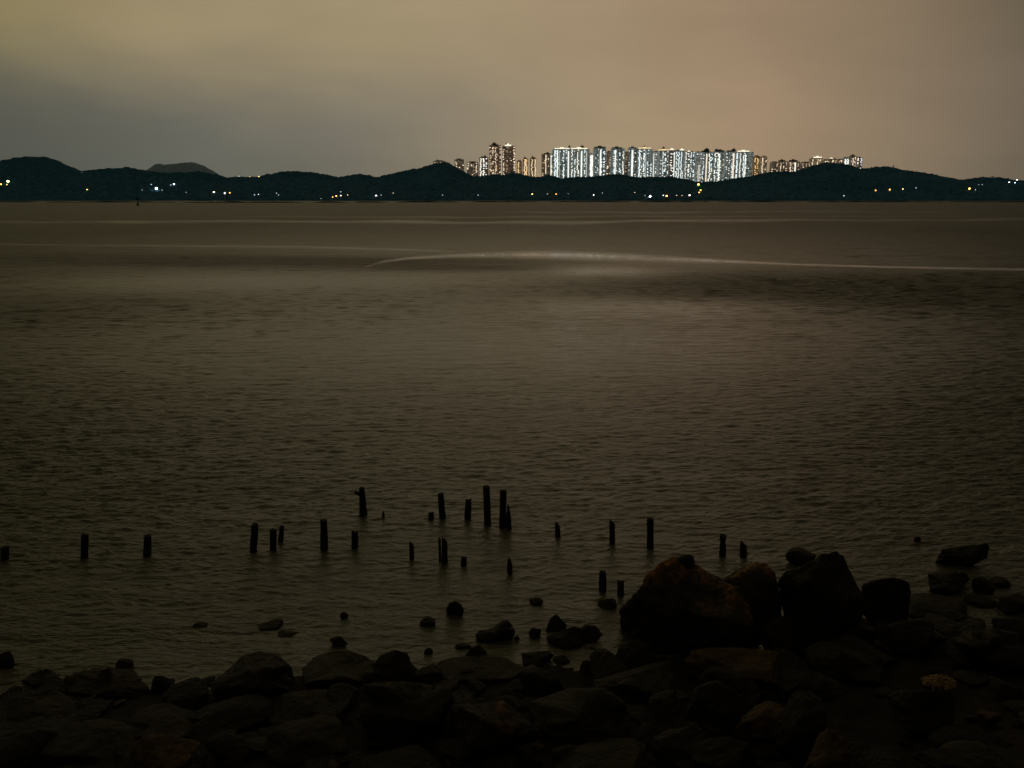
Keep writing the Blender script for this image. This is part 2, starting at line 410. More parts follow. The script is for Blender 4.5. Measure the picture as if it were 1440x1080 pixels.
def tower(x0, x1, top, style, label, wins=('cool','white'), dens=.4, cols=4, strips=(), crown=None, bumps=(), Y=None, bay=True, cat='tower'):
    rn = random.Random(int(x0*10)+3)
    if Y is None: Y = 2830+rn.uniform(0, 90)
    a = at(x0, top, Y); b = at(x1, top, Y); w = b.x-a.x; cx = (a.x+b.x)/2; zt = a.z
    root = empty('apartment_tower', (cx, Y, 1)); zt -= 1
    tag(root, label, cat, TG)
    dpt = min(max(w*.8, 18), 46); hw = w/2
    m = MB()
    if bay and w > 30:   # bays stepping back and forward like the wings of a cruciform block
        nb = 3 if w < 48 else 5
        xs = np.linspace(-hw, hw, nb+1); bays = []
        for i in range(nb):
            off = 0 if i % 2 == 0 else 3.4
            m.box(xs[i], xs[i+1]-(.0 if i == nb-1 else .004), off, dpt-off, 0, zt-(1.8 if i % 2 else 0))
            bays.append((xs[i], xs[i+1], off))
    else:
        m.box(-hw, hw, 0, dpt, 0, zt); bays = [(-hw, hw, 0)]
    m.build('tower_wall', FAC[style], root)
    # parapets and plant rooms
    pm = MB()
    pm.box(-hw*.62, hw*.55, 5, dpt-5, zt-1, zt+2.6)
    pm.build('roof_block', PLANT, root)
    for bx, by, bw in bumps:
        q = at(bx, by, Y)
        MB().box(q.x-cx-bw, q.x-cx+bw, 7, 16, zt, q.z-1).box(q.x-cx-bw*.35, q.x-cx+bw*.3, 9, 12, q.z-1, q.z+2).build('roof_block', PLANT, root)
    zlow = at(x0, 258, Y).z
    def yoff(x):
        for p, q, o in bays:
            if p <= x <= q: return o
        return 0
    count = 0
    for ci in range(cols):
        xc = -hw+w*(ci+.5+rn.uniform(-.25, .25))/cols
        kind = rn.choice(wins); d = dens*rn.choice([.5, .9, 1.3, 1.6]); sz = rn.choice([(3.2,2.0), (2.4,2.2), (4.4,2.0)])
        z = zlow
        while z < zt-3:
            if rn.random() < d and count < 96:
                k = kind if rn.random() < .8 else rn.choice(wins)
                x = xc+rn.choice([0, 0, 1.6, -1.6])
                x = max(-hw+2.3, min(hw-2.3, x))
                lobj('lit_window', winmesh(k, sz), None, root, (x, yoff(x), z)); count += 1
            z += 3.4
    for s in strips:
        sx, kind = s[0], s[1]; wd = s[2] if len(s) > 2 else 2.6; y1 = s[3] if len(s) > 3 else top+3
        q = at(sx, y1, Y); x = q.x-cx
        MB().box(x-wd/2, x+wd/2, yoff(x)-.8, yoff(x)+.1, zlow-8, min(q.z-1, zt-1.5)).build('stairwell_light', STRIP[kind], root)
    if crown:
        kind, ca, cb2, ch = crown
        p = at(ca, top, Y).x-cx; q = at(cb2, top, Y).x-cx
        mm = MB().box(p, q, .6, 2.4, zt+.3, zt+.3+ch*.55)
        mm.box(p+(q-p)*.35, p+(q-p)*.62, .9, 2.2, zt+.3+ch*.55, zt+.3+ch)
        mm.build('roof_light', STRIP[kind], root)
    return root
WW = ('cool','white','cool'); BR = ('warm','faint','warm','faint'); AM = ('gold','warm')
T = tower
T(609,626,226.5,'dim','faint low tower peeping over the top of the pointed hill, furthest left of the skyline',BR,.35,3,bumps=[(615,225,3)])
T(639,652,224,'dim','faint tower with scattered warm windows on the right slope of the pointed hill',BR,.35,3)
T(656.5,672.5,228,'dim','short faint tower full of peach windows left of the blue-white lit block',BR,.5,4)
T(674,686.5,221,'dim','short tower with a blue-white column of windows just left of the two tall brown towers',WW,.6,3,bumps=[(682,219,4)])
T(688,704.5,204,'brown','tall brown tower with scattered peach windows, left one of the tall brown pair',BR,.42,5,bumps=[(695,201,7)],strips=[(705,'dimw',1.6)])
T(706.5,724.5,205.5,'brown','tall brown tower with a bright triangular roof light, right one of the tall brown pair',BR,.36,4,bumps=[(712,202,4)],strips=[],crown=('crown',710,719,8))
T(727,734.5,226,'amber','small low orange-lit block directly right of the tall brown pair',AM,.35,2,bay=False)
T(735.5,742.5,223,'amber','slim orange-lit tower with one golden window column, left of two slim ones',AM,.75,2,bay=False,bumps=[(738,221,3)])
T(745.5,754,222,'amber','slim orange-lit tower with the brightest golden window column, right of two slim ones',AM,.8,2,bay=False,bumps=[(749,220,3)])
T(762,777,216.5,'dim','brown-grey lower tower at the left end of the long white wall of towers',BR,.55,4,bumps=[(770,215,9)],strips=[(775,'white',2.4,218)])
T(777.5,802,209.5,'white','broad grey tower under a cream roof light band, left of two such',WW,.6,6,strips=[(787,'dimw',2),(784,'white',3),(799.5,'white',4)],crown=('crown',780,801,5),bumps=[(801,205,3)])
T(802.5,829,209.5,'white','broad grey tower with a cream roof band and bright columns, right of two such',WW,.5,6,strips=[(818,'white',4.4),(825,'dimw',3)],crown=('crown',803,826,5),bumps=[(819,205,6)])
T(829.5,834.5,216,'pale','narrow blazing white block right of the twin cream-banded towers',WW,.9,2,bay=False,strips=[(832,'white',4,220)])
T(835.5,853,207.5,'white','dark-capped grey tower with a strong white column, right of the narrow blazing block',WW,.3,4,strips=[(845,'white',4.4,211)],bumps=[(844,206,18)])
T(853.5,860,213,'dim','narrow brownish block with sparse windows between two capped grey towers',BR,.35,2,bay=False)
T(860.5,879,208.5,'white','grey tower with dark flat cap and teal-white window column near its left edge',WW,.42,4,strips=[(865.5,'white',3.2,211)],bumps=[(868,207,17)])
T(879.5,883.5,214,'dim','thin dark sliver of a block right of the tower with the teal-white column',BR,.4,1,bay=False)
T(884,896,208.5,'white','grey tower with one thick white column in its middle left of the gold-topped tower',WW,.3,3,strips=[(889.5,'white',5.6,211)],bumps=[(890,207,12)])
T(896.5,918,209,'white','grey tower topped by golden roof lights, left of the blank pale slab',WW,.6,5,strips=[(908.5,'dimw',2)],crown=('crowngold',898,916,5),bumps=[(907,206,8)])
T(918.5,927,213,'pale','pale blank tower slab with white windows along its left edge',WW,.3,1,strips=[(919.6,'white',1.8)],bay=False)
T(927.5,941,211.5,'white','grey tower under the widest golden roof crown in the middle of the wall of towers',WW,.5,4,strips=[(932,'dimw',2.4)],crown=('crowngold',926,941,4),bumps=[(934,207,4)])
T(941.5,950,211,'dim','dark narrow tower with cream roof light and a white strip down its right edge',WW,.3,2,strips=[(948.6,'white',2.8,214)],crown=('crown',942,948,6),bay=False)
T(950.5,963,211.5,'white','grey tower with a dome-shaped warm roof light and thick white windows',WW,.85,4,crown=('crown',956,962,6))
T(963.5,978,213.5,'white','brown-edged grey tower with scattered bright windows left of the palest slab',WW,.6,4,strips=[(964.5,'dimw',2)],crown=('crown',967,971,4))
T(978.5,987.5,214,'pale','palest windowless-looking tower slab, fifth from the right end of the white wall of towers',WW,.18,2,strips=[(983,'dimw',6,232)],bay=False)
T(988,1004,214,'white','grey tower with a thick pinkish-white strip, right of the palest slab',WW,.6,4,strips=[(994,'warm',5)],bumps=[(995,209,7),(993,211.5,12)])
T(1004.5,1020.5,213,'white','grey tower with a ragged dark roof and thin white strip near its left side',WW,.5,4,strips=[(1012.4,'white',3)],bumps=[(1009,210,6),(1014,211,12)])
T(1021,1035.5,212.5,'white','teal-grey tower with dark roof corner and a thick pinkish strip at its right side',WW,.35,4,strips=[(1032,'warm',5)],bumps=[(1033,209.5,6)])
T(1036,1060,213.5,'white','broad grey tower with cream roof lights closing the right end of the white wall',WW,.65,6,strips=[(1048.5,'white',2)],crown=('crown',1037.5,1054,6),bumps=[])
T(1061,1069,219.5,'amber','pale amber-lit block right beside the end of the white wall of towers',AM,.4,2,bay=False)
T(1071,1079,220,'warm','short amber block with two bright window columns above the wooded shoulder',AM,.8,2,bay=False)
T(1085,1095,228,'dim','small warm-windowed tower, first right of the gap after the amber blocks',BR,.6,3,bay=False)
T(1096.5,1108,227,'dim','small dark-capped tower with pale windows, second right of the gap after the amber blocks',BR,.6,3,bumps=[(1101,225,10)],bay=False)
T(1110,1125,227,'dim','dark-capped low tower with one bright white strip left of the wooded hilltop',BR,.45,4,strips=[(1119,'white',4,229)],bumps=[(1117,225,13)])
T(1127,1141,228.5,'dim','low tower with few peach windows half hidden by the wooded hilltop',BR,.5,3)
T(1142,1157.5,222,'warm','tower behind the wooded hilltop with a wide peach roof glow',BR,.5,3,crown=('crown',1144,1156,6))
T(1159,1166,225,'dim','small block with a few warm windows just above the wooded hilltop',BR,.7,2,bay=False)
T(1167,1177,223,'dim','small tower above the hilltop with a warm roof light on its left corner',BR,.5,3,crown=('crown',1167,1172,3),bay=False)
T(1178.5,1186,224.5,'dim','dim brown block left of the blazing blue-white tower near the skyline\'s right end',BR,.4,2,bay=False)
T(1187,1195,222,'pale','blazing blue-white tower, third from the right end of the skyline',WW,1,2,strips=[(1189.5,'white',3),(1193,'white',3)],bay=False)
T(1196.5,1205,219.5,'dim','brown tower with dark roof and thin white strip, second from the skyline\'s right end',BR,.5,2,strips=[(1200,'warm',2)],bumps=[(1201,218,7)],bay=False)
T(1206,1213,221.5,'dim','last tower at the right end of the skyline with patchy white windows',WW,.75,2,bay=False)

# ---------------------------------------------------------------- lamps along the far shore
LP, _t, _b = newmat('lamp_post_metal'); _b.inputs['Base Color'].default_value = (.1,.1,.1,1); _b.inputs['Roughness'].default_value = .5
LC = {'amber': (1,.52,.09), 'orange': (1,.42,.08), 'white': (.92,.97,1), 'blue': (.6,.85,1), 'warm': (1,.78,.5), 'pink': (1,.82,.78), 'yellow': (1,.78,.25)}
LM = {}
def lampmat(c, s):
    if (c, s) not in LM: LM[(c, s)] = emis('lamp_glow_'+c, LC[c], s)
    return LM[(c, s)]
def lamp(px, py, c, size, label, wide=1.0, cat='lamp', Hr=None, hgt=7.0):
    if Hr is None:
        Yp = None
        for y in np.arange(1912, 2301, 4):
            q = at(px, py, float(y))
            if hill_z(q.x, float(y), canopy=False)+hgt >= q.z: Yp = float(y); break
        if Yp is None: Yp = 2296.0
        Yp -= 3
    else: Yp = Hr
    q = at(px, py, Yp)
    k = Yp/FPX
    r = max(.45, size*.36*k*.62)
    s = 3.0 if size < 2.2 else (7 if size < 4 else 14)
    base = q.z-max(hgt, 7)
    root = empty('street_lamp', (q.x, Yp, base)); tag(root, label, cat, 'lamps scattered along the far shore and slopes')
    hh = q.z-base
    MB().lathe([(.16, -3), (.12, hh*.6), (.09, hh-.1)], 8).box(-.06, .06, -.9*r-.3, .05, hh-.22, hh-.10).build('lamp_post', LP, root)
    n = 10; prof = [(r*max(.08, math.sin(math.pi*i/n)), hh-r*.9*math.cos(math.pi*i/n)) for i in range(n+1)]
    mb = MB().lathe(prof, 12, 0, -.4)
    mb.v = [(x*wide, y-r, z) for x, y, z in mb.v]
    mobj('lamp_head', mb.v, mb.f, lampmat(c, s), root, smooth=True)
L = lamp
L(12,255,'yellow',5,'large amber lamp under the leftmost hill, brighter of two by the left edge',1.5)
L(2,259,'amber',3.4,'smaller amber lamp at the very left edge of the far shore')
L(10,259.5,'amber',2.2,'small amber lamp just below the large amber one by the left edge')
L(115,242.5,'white',1.3,'tiny white lamp up on the saddle right of the leftmost hill')
L(123,266.5,'amber',2.8,'single amber lamp low on the slope between the leftmost hill and the white floodlight')
L(213,259.5,'blue',2,'small bluish lamp up and left of the big white floodlight')
L(220.5,265,'white',6,'biggest brightest white floodlight on the left part of the far shore')
L(245,259,'white',3.6,'medium white lamp up and right of the big white floodlight')
L(240.5,260,'white',1.6,'faint white lamp touching the left side of the medium white one')
L(200,267.3,'blue',1.3,'very faint bluish lamp left of the big white floodlight')
L(228,267.5,'white',1.4,'very faint white lamp close under the right side of the big white floodlight')
L(262,270.3,'blue',1.2,'very faint bluish lamp midway between the floodlight and the peach lamp')
L(301,270.2,'warm',3.4,'wide peach lamp low on the shore, left of the white beacon pole',1.6)
L(323.3,271,'orange',3.2,'orange lamp right of the white beacon pole')
L(358,274,'blue',2.1,'left one of two close blue lamps near the waterline')
L(363.7,273.3,'white',2.1,'right one of two close blue-white lamps near the waterline')
L(365,248.7,'yellow',3.4,'wide yellow lamp on the ridge, left of the ridge pair',1.7,hgt=5,Hr=2900)
L(375.6,248.7,'yellow',3.2,'wide yellow lamp on the ridge, right of the ridge pair',1.6,hgt=5,Hr=2900)
L(336.5,247.8,'warm',1.6,'tiny warm lamp on the ridge, leftmost of the four ridge lights',hgt=5,Hr=2900)
L(351.5,248.4,'yellow',1.7,'tiny yellow lamp on the ridge left of the yellow pair',hgt=5,Hr=2900)
L(389,271.5,'white',1.6,'upper of two tiny white lamps below the rounded hill')
L(392,274.2,'blue',1.6,'lower of two tiny white lamps below the rounded hill')
L(451.5,279,'white',1.2,'tiny white lamp at the waterline left of the orange cluster')
L(468,277,'orange',2.6,'dull orange lamp at the left foot of the orange cluster')
L(473,275.6,'orange',3.2,'wide orange lamp in the middle of the orange cluster',1.3)
L(479.4,275,'warm',2.8,'peach lamp at the right end of the orange cluster')
L(479.4,269.7,'blue',1.9,'small bluish lamp right above the orange cluster')
L(489,274.2,'warm',2,'small peach lamp alone just right of the orange cluster')
L(529,275,'pink',2.9,'wide pinkish-white lamp low on the shore left of the pointed hill',1.7)
L(536,274.4,'white',1.5,'tiny lamp at the right of the wide pinkish-white lamp')
L(553,271.5,'warm',1.7,'tiny warm lamp alone under the left flank of the pointed hill')
L(622.5,274.5,'white',1.6,'tiny white lamp straight below the peak of the pointed hill')
L(672.5,274.3,'white',1.5,'tiny white lamp below the right foot of the pointed hill')
L(748.5,273,'yellow',2.9,'yellow lamp below the slim orange towers, left of an orange one')
L(770,272.6,'warm',1.5,'tiny warm lamp between a yellow and an orange lamp')
L(782,273,'orange',2.6,'orange lamp below the left end of the white wall of towers')
L(799,272,'blue',1.1,'barely visible bluish lamp right of the orange lamp')
L(834.7,274.2,'pink',2.6,'small pinkish-white lamp below the narrow blazing block')
L(847,271.5,'blue',1.5,'tiny bluish lamp up and right of the small pinkish-white one')
L(892.5,270.8,'warm',1.7,'tiny warm lamp up and left of the round white waterfront light')
L(907,275,'blue',1.4,'tiny bluish lamp touching the left of the round white waterfront light')
L(914,276.2,'white',5.6,'round very bright white waterfront light below the middle of the skyline')
L(932.6,274.8,'blue',2.4,'small violet-white lamp left of an orange waterfront lamp')
L(937.2,275.5,'orange',4,'orange waterfront lamp between the round white light and the pinkish one')
L(951.5,274.8,'warm',1.9,'small warm lamp, left one of a pair right of the orange waterfront lamp')
L(959,275,'warm',1.8,'small warm lamp, right one of a pair right of the orange waterfront lamp')
L(969.5,274.6,'pink',3.2,'wide pinkish-white lamp just left of the vertical trio of orange lamps',1.6)
L(982,259.4,'orange',5,'top and largest of the vertical trio of orange lamps')
L(985,267.3,'orange',3.7,'middle lamp of the vertical trio of orange lamps')
L(983,270.6,'orange',3.2,'lowest lamp of the vertical trio of orange lamps')
L(1186.5,275.3,'blue',1.8,'faint wide bluish lamp low under the wooded hilltop',1.8)
L(1231,267.7,'orange',3,'leftmost of the three orange lamps in a row on the right slope')
L(1250.7,266.6,'orange',3.9,'middle and brightest of the three orange lamps in a row on the right slope')
L(1269.3,265.8,'yellow',2.2,'rightmost and smallest of the three orange lamps in a row on the right slope')
L(1288,264.3,'blue',1.5,'faint bluish lamp right of the row of three orange lamps',1.5)
L(1362.7,265.2,'amber',4.2,'bright amber lamp alone near the right edge of the far shore')
L(1371.7,266.8,'white',1.5,'tiny white lamp beside the bright amber lamp near the right edge')
L(1376,259.8,'blue',1.3,'left end of a faint bluish row above the bright amber lamp')
L(1381,259.3,'blue',1.3,'right end of a faint bluish row above the bright amber lamp')
L(1418.7,256.3,'white',2.7,'left one of three blue-white lamps on the ridge by the right edge')
L(1426.8,256.9,'blue',2.6,'lower middle one of three blue-white lamps on the ridge by the right edge')
L(1429.8,253,'white',2.6,'topmost right one of three blue-white lamps on the ridge by the right edge')

# beacon pole, marker post, lone tree and mast
q = onz(317, 286); pole = empty('beacon_pole', (q.x, q.y, 0)); tag(pole, 'thin pale beacon pole with a white light standing in the water off the left shore', 'beacon')
ztop = at(317, 271.5, q.y).z
PALE, _t, _b = newmat('pale_painted_steel'); _b.inputs['Base Color'].default_value = (.55,.6,.6,1); _b.inputs['Roughness'].default_value = .4
MB().lathe([(.75, -1), (.7, 1), (.5, 1.2), (.42, ztop-1.2), (.6, ztop-1)], 10).build('pole', PALE, pole)
MB().lathe([(.3, ztop-1), (.8, ztop-.5), (.8, ztop+.3), (.2, ztop+.8)], 10).build('beacon_light', lampmat('white', 3.0), pole)
q = onz(194, 289); mk = empty('channel_marker', (q.x, q.y, 0)); tag(mk, 'small dark channel marker post standing in the water in front of the left shore', 'marker')
MB().lathe([(1.3, -1), (1.3, .8), (.5, 1.1), (.35, 4.6)], 10).build('post', BANK, mk)
MB().lathe([(.2, 4.4), (1.0, 4.6), (1.0, 5.8), (.2, 6.3)], 8).build('topmark', BANK, mk)

LEAF, _t, _b = newmat('tree_leaves'); _t.l.new(_t.ramp(_t.noise(_t.new('ShaderNodeTexCoord').outputs['Object'], .8, 3), [(.3,(.01,.025,.02,1)),(.7,(.05,.08,.05,1))]), _b.inputs['Base Color'])
BARK, _t, _b = newmat('tree_bark'); _t.l.new(_t.ramp(_t.noise(_t.new('ShaderNodeTexCoord').outputs['Object'], 3, 3), [(.3,(.03,.025,.02,1)),(.7,(.07,.055,.04,1))]), _b.inputs['Base Color'])
def tree(px, ptop, pbot, wpx, label, lean=0):
    Yt = 2285.0; a = at(px, pbot, Yt); b = at(px, ptop, Yt); h = b.z-a.z; rn = random.Random(int(px))
    root = empty('ridge_tree', (a.x, Yt, a.z-2)); tag(root, label, 'tree', 'trees standing out on the ridge')
    h += 2; w = wpx*Yt/FPX/2
    MB().lathe([(.5, 0), (.35, h*.4), (.15, h*.8)], 7).build('trunk', BARK, root)
    v = []; f = []
    for i in range(420):
        th = rn.uniform(0, 6.28); s = rn.random()**.5; zz = h*(.35+.65*rn.random())
        rr = w*s*math.sin(math.pi*min(1, (zz/h-.25)/.8))**.7*(.7+.5*noise.noise(Vector((th, zz/3, px))))
        c = Vector((rr*math.cos(th)+lean*zz/h, rr*math.sin(th), zz)); e = .75
        k = len(v)
        for q in range(3): v.append(c+Vector((rn.uniform(-e, e), rn.uniform(-e, e), rn.uniform(-e, e))))
        f.append((k, k+1, k+2))
    mobj('crown', v, f, LEAF, root)
tree(1255.3,232.5,241,3.0,'lone thin tree sticking up on the right ridge beyond the towers',1.2)
tree(1395,247.5,254,9,'round tree standing highest on the low ridge near the right edge')
tree(1417,250,257,3,'thin dark tree above the left blue-white ridge lamp by the right edge')
tree(414,240.8,245,6,'small bump of a tree on top of the rounded hill')

# ---------------------------------------------------------------- timber piles in the shallows
WOODM, t, b = newmat('wet_black_timber')
tcx = t.new('ShaderNodeTexCoord').outputs['Object']
mp = t.new('ShaderNodeMapping'); mp.inputs['Scale'].default_value = (1, 1, .12); t.l.new(tcx, mp.inputs[0])
n = t.noise(mp.outputs[0], 45, 5, .65)
t.l.new(t.ramp(n, [(.3, (.002,.002,.003,1)), (.7, (.016,.012,.011,1))]), b.inputs['Base Color']); b.inputs['Roughness'].default_value = .75
b.inputs['Specular IOR Level'].default_value = .25
bp = t.new('ShaderNodeBump'); t.l.new(n, bp.inputs['Height']); bp.inputs['Distance'].default_value = .02; bp.inputs['Strength'].default_value = 1; t.l.new(bp.outputs[0], b.inputs['Normal'])
PG = 'rotten timber piles standing in the shallows'
def pile(xt, xb, yt, yb, wpx, label, style='flat', wt=None):
    rn = random.Random(int(xb*7+yb)); g = onz(xb, yb); dist = (g-Vector((0,0,H))).length
    top = at(xt, yt, g.y); w = wpx*dist/FPX/2*1.02; hh = top.z; lean = top.x-g.x
    wtop = (wt*dist/FPX/2) if wt else w*.92
    n = 16; zs = list(np.linspace(-.5, hh, 15)); v = []; f = []
    ph = rn.random()*9
    for j, z in enumerate(zs):
        s = max(0, z)/hh
        for i in range(n):
            a = 2*math.pi*i/n
            r = (w+(wtop-w)*s)*(1+.13*noise.noise(Vector((math.cos(a)*1.6, math.sin(a)*1.6, ph)))+.16*noise.noise(Vector((math.cos(a)*3, math.sin(a)*3, z*5+ph))))
            if style == 'broad': r *= 1+.5*max(0, .35-s)
            if style == 'point' and s > .45: r *= max(.12, 1-((s-.45)/.55)**1.4*.8)
            if style == 'waist': r *= 1-.25*math.exp(-((s-.7)/.12)**2)
            zz = z
            if j >= len(zs)-2:
                jag = noise.noise(Vector((math.cos(a)*2.2, math.sin(a)*2.2, ph+4)))
                amt = {'flat': .10, 'jag': .55, 'broad': .15, 'slope': .12, 'point': .1, 'waist': .15, 'split': .5}[style]
                zz += amt*w*2*jag*(1 if j == len(zs)-1 else .5)
                if style == 'slope': zz += -w*.9*math.cos(a)*(1 if j == len(zs)-1 else .6)
            if style == 'split' and j > 8 and math.cos(a-1.4) > .82: zz -= w*2.2*(j-8)/6
            v.append((lean*s+r*math.cos(a), r*math.sin(a), zz))
        if j:
            for i in range(n): f.append(((j-1)*n+i, (j-1)*n+(i+1) % n, j*n+(i+1) % n, j*n+i))
    k = len(v); v.append((lean, 0, hh-w*.35))
    for i in range(n): f.append(((len(zs)-1)*n+i, (len(zs)-1)*n+(i+1) % n, k))
    if style == 'broad':   # a stub of cross timber left on the side
        k = len(v); z0 = hh*.72; x0 = lean*.72-w*.6
        mb = MB().box(x0-w*1.3, x0, -w*.5, w*.5, z0, z0+w*.8)
        mb.v = [(x, y, z+(w*.5 if x < x0-w else 0)) for x, y, z in mb.v]
        v += mb.v; f += [tuple(k+i for i in q) for q in mb.f]
    o = mobj('timber_pile', v, f, WOODM, None, g)
    tag(o, label, 'pile', PG)
P = pile
P(6.5,6.5,769,787,9,'short stubby pile cut by the left edge of the picture','flat')
P(119.5,118.5,752,784,9,'pile with a notched top, second from the left edge, standing alone','jag')
P(207.5,207,753,781,9.5,'plain pile standing alone, third from the left edge','flat')
P(358.5,356,737,775,9.5,'tallest of the cluster of three on the left, leaning right','flat')
P(384,384,745,773,9,'middle one of the cluster of three on the left, with a ragged top','jag')
P(396.5,394.5,740,762,7,'thin crooked pile leaning right behind the left cluster of three','waist')
P(455.2,456,731,773,10,'tall straight pile alone between the left cluster and the short split pile','flat')
P(508.8,511,686,724,10,'far tall pile with a flared foot and a stub of timber on its left side','broad',7.5)
P(539,539,718,727,4,'tiny pointed stake right of the far pile with the flared foot','point')
P(498.5,499,747,771,9,'short pile with a broken pointed top, right of the tall straight lone pile','split')
P(578.7,579,764,786,6.5,'short thin pile left of the doubled pile','slope')
P(606,606,721,729.5,7.5,'low stump just left of a leaning far pile','jag')
P(619.5,622,694.5,728,9,'far pile leaning left with a rounded top','flat')
P(659,657.5,702,730,9.2,'far pile with a notched top left of the tallest pile','jag')
P(684,686,684,737,10,'tallest of all the piles, straight and flat-topped','flat')
P(707.5,706.5,690,741,9.6,'tall pile with a slim pointed one pressed against its right','flat')
P(714.5,715.5,710,744,7.6,'slim pointed pile pressed against the right side of a tall one','point')
P(618,619,757,790,3.6,'very thin slat standing tight against the left of a thicker pile','slope')
P(625,625,759,792,8.6,'thicker half of the doubled pile in the nearer row','slope')
P(652.5,652.5,784,795,8,'low round stump right of the doubled pile','flat')
P(716,717,784,806,8,'short pointed pile alone in front of the two tallest ones','point')
P(784,784.5,737,754,7,'short far pile alone between the tall pair and the right-hand piles','slope')
P(861,861,734,764,8,'medium straight pile left of the tall one above the big boulder','slope')
P(914.5,914.5,729.5,770,9.6,'tall square-topped pile above the left shoulder of the big boulder','flat')
P(1017,1016,752.5,781,9,'pile with a pinched neck behind the saddle of the big boulder','waist')
P(1046,1045.5,764,783,9,'short pile with a chipped top, right of the one with the pinched neck','slope')
P(847.5,847.5,804,831,10,'near stout pile left of the big boulder, taller of two','flat')
P(873,872.5,817,836,9.4,'near short pile close to the left side of the big boulder','jag')

# ---------------------------------------------------------------- rocks
def rockmat(name, c0, c1, c2, patch=None, pz=.3, rough=.66):
    m, t, b = newmat(name)
    tcx = t.new('ShaderNodeTexCoord'); o = tcx.outputs['Object']
    n = t.noise(o, 5, 8, .68, .3); n2 = t.noise(o, 1.7, 3, .5)
    cc = t.ramp(n, [(.28, (*c0, 1)), (.52, (*c1, 1)), (.74, (*c2, 1))])
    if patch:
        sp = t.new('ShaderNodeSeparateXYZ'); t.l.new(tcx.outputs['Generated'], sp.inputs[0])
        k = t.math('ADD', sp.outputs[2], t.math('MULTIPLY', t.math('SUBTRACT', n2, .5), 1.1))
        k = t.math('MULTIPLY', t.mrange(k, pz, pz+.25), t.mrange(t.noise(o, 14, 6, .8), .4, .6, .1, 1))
        cc = t.mix(k, cc, (*patch, 1))  # patch colour gathers towards the rock's top, broken up by noise
    t.l.new(cc, b.inputs['Base Color'])
    t.l.new(t.mrange(n, .3, .7, rough-.12, rough+.2, False), b.inputs['Roughness'])
    b.inputs['Specular IOR Level'].default_value = .18
    bp = t.new('ShaderNodeBump'); hh = t.math('ADD', t.noise(o, 9, 8, .7), t.math('MULTIPLY', t.noise(o, 40, 5, .7), .3))
    vo = t.new('ShaderNodeTexVoronoi', distance='CHEBYCHEV'); vo.inputs['Scale'].default_value = 3.2
    nv = t.new('ShaderNodeTexNoise'); nv.inputs['Scale'].default_value = 3; t.l.new(o, nv.inputs['Vector']); va = t.new('ShaderNodeVectorMath', operation='ADD'); t.l.new(o, va.inputs[0]); vs_ = t.new('ShaderNodeVectorMath', operation='SCALE'); vs_.inputs['Scale'].default_value = .35; t.l.new(nv.outputs['Color'], vs_.inputs[0]); t.l.new(vs_.outputs[0], va.inputs[1]); t.l.new(va.outputs[0], vo.inputs['Vector'])
    hh = t.math('ADD', hh, t.math('MULTIPLY', vo.outputs['Distance'], 1.6)); t.l.new(hh, bp.inputs['Height'])
    bp.inputs['Distance'].default_value = .08; bp.inputs['Strength'].default_value = .9; t.l.new(bp.outputs[0], b.inputs['Normal'])
    return m
RM = {'dark': rockmat('rock_wet_dark', (.004,.004,.002), (.014,.012,.005), (.035,.029,.013)),
      'black': rockmat('rock_black', (.006,.006,.002), (.016,.015,.006), (.032,.029,.012)),
      'moss': rockmat('rock_mossy', (.006,.006,.002), (.020,.020,.006), (.048,.042,.014)),
      'brown': rockmat('rock_brown', (.016,.011,.004), (.06,.04,.014), (.15,.10,.036)),
      'russet': rockmat('rock_russet_topped', (.004,.004,.002), (.014,.012,.005), (.035,.029,.013), (.42,.19,.055), .86),
      'browntop': rockmat('rock_brown_topped', (.010,.011,.004), (.024,.023,.009), (.05,.045,.018), (.32,.155,.046), .76)}
_ico = {}
def ico(sub):
    if sub not in _ico:
        import bmesh
        bm = bmesh.new(); bmesh.ops.create_icosphere(bm, subdivisions=sub, radius=1); bm.verts.ensure_lookup_table()
        _ico[sub] = (np.array([v.co[:] for v in bm.verts]), [tuple(v.index for v in f.verts) for f in bm.faces]); bm.free()
    return _ico[sub]
def rockmesh(name, a, b_, c, seed, sub=4, block=.5, outline=None, flat=0):
    V, F = ico(sub); rs = np.random.RandomState(seed)
    N = rs.randn(11, 3); N[:, 2] *= .9; N /= np.linalg.norm(N, axis=1)[:, None]
    Dp = .46+.38*rs.rand(11)
    dots = V@N.T
    rr = np.where(dots > .05, Dp/np.maximum(dots, .05), 9)
    p = 60.0
    r = (np.sum(rr**-p, 1)+1.0**-p)**(-1/p)
    block = min(1, block+.4) if outline is None else block
    r = block*r+(1-block)*.85
    off = rs.rand(3)*40
    out = np.empty_like(V)
    for i in range(len(V)):
        d = V[i]; s = 1+.09*noise.fractal(Vector(d*1.5+off), .9, 2.0, 3)+.05*noise.fractal(Vector(d*4+off), .7, 2.1, 5)
        rad = r[i]*s
        if outline is not None:
            th = math.atan2(d[2], d[0]) % (2*math.pi); rad *= float(np.interp(th, outline[0], outline[1], period=2*math.pi))
        out[i] = d*rad
    if outline is None:     # keep the asked-for extents
        out /= np.array([np.abs(out[:, 0]).max(), np.abs(out[:, 1]).max(), np.abs(out[:, 2]).max()])
    out *= np.array([a, b_, c])
    me = bpy.data.meshes.new(name); me.from_pydata(out.tolist(), [], F); me.update()
    me.polygons.foreach_set('use_smooth', [True]*len(me.polygons))
    return me
RG = 'rocks along the near shore'
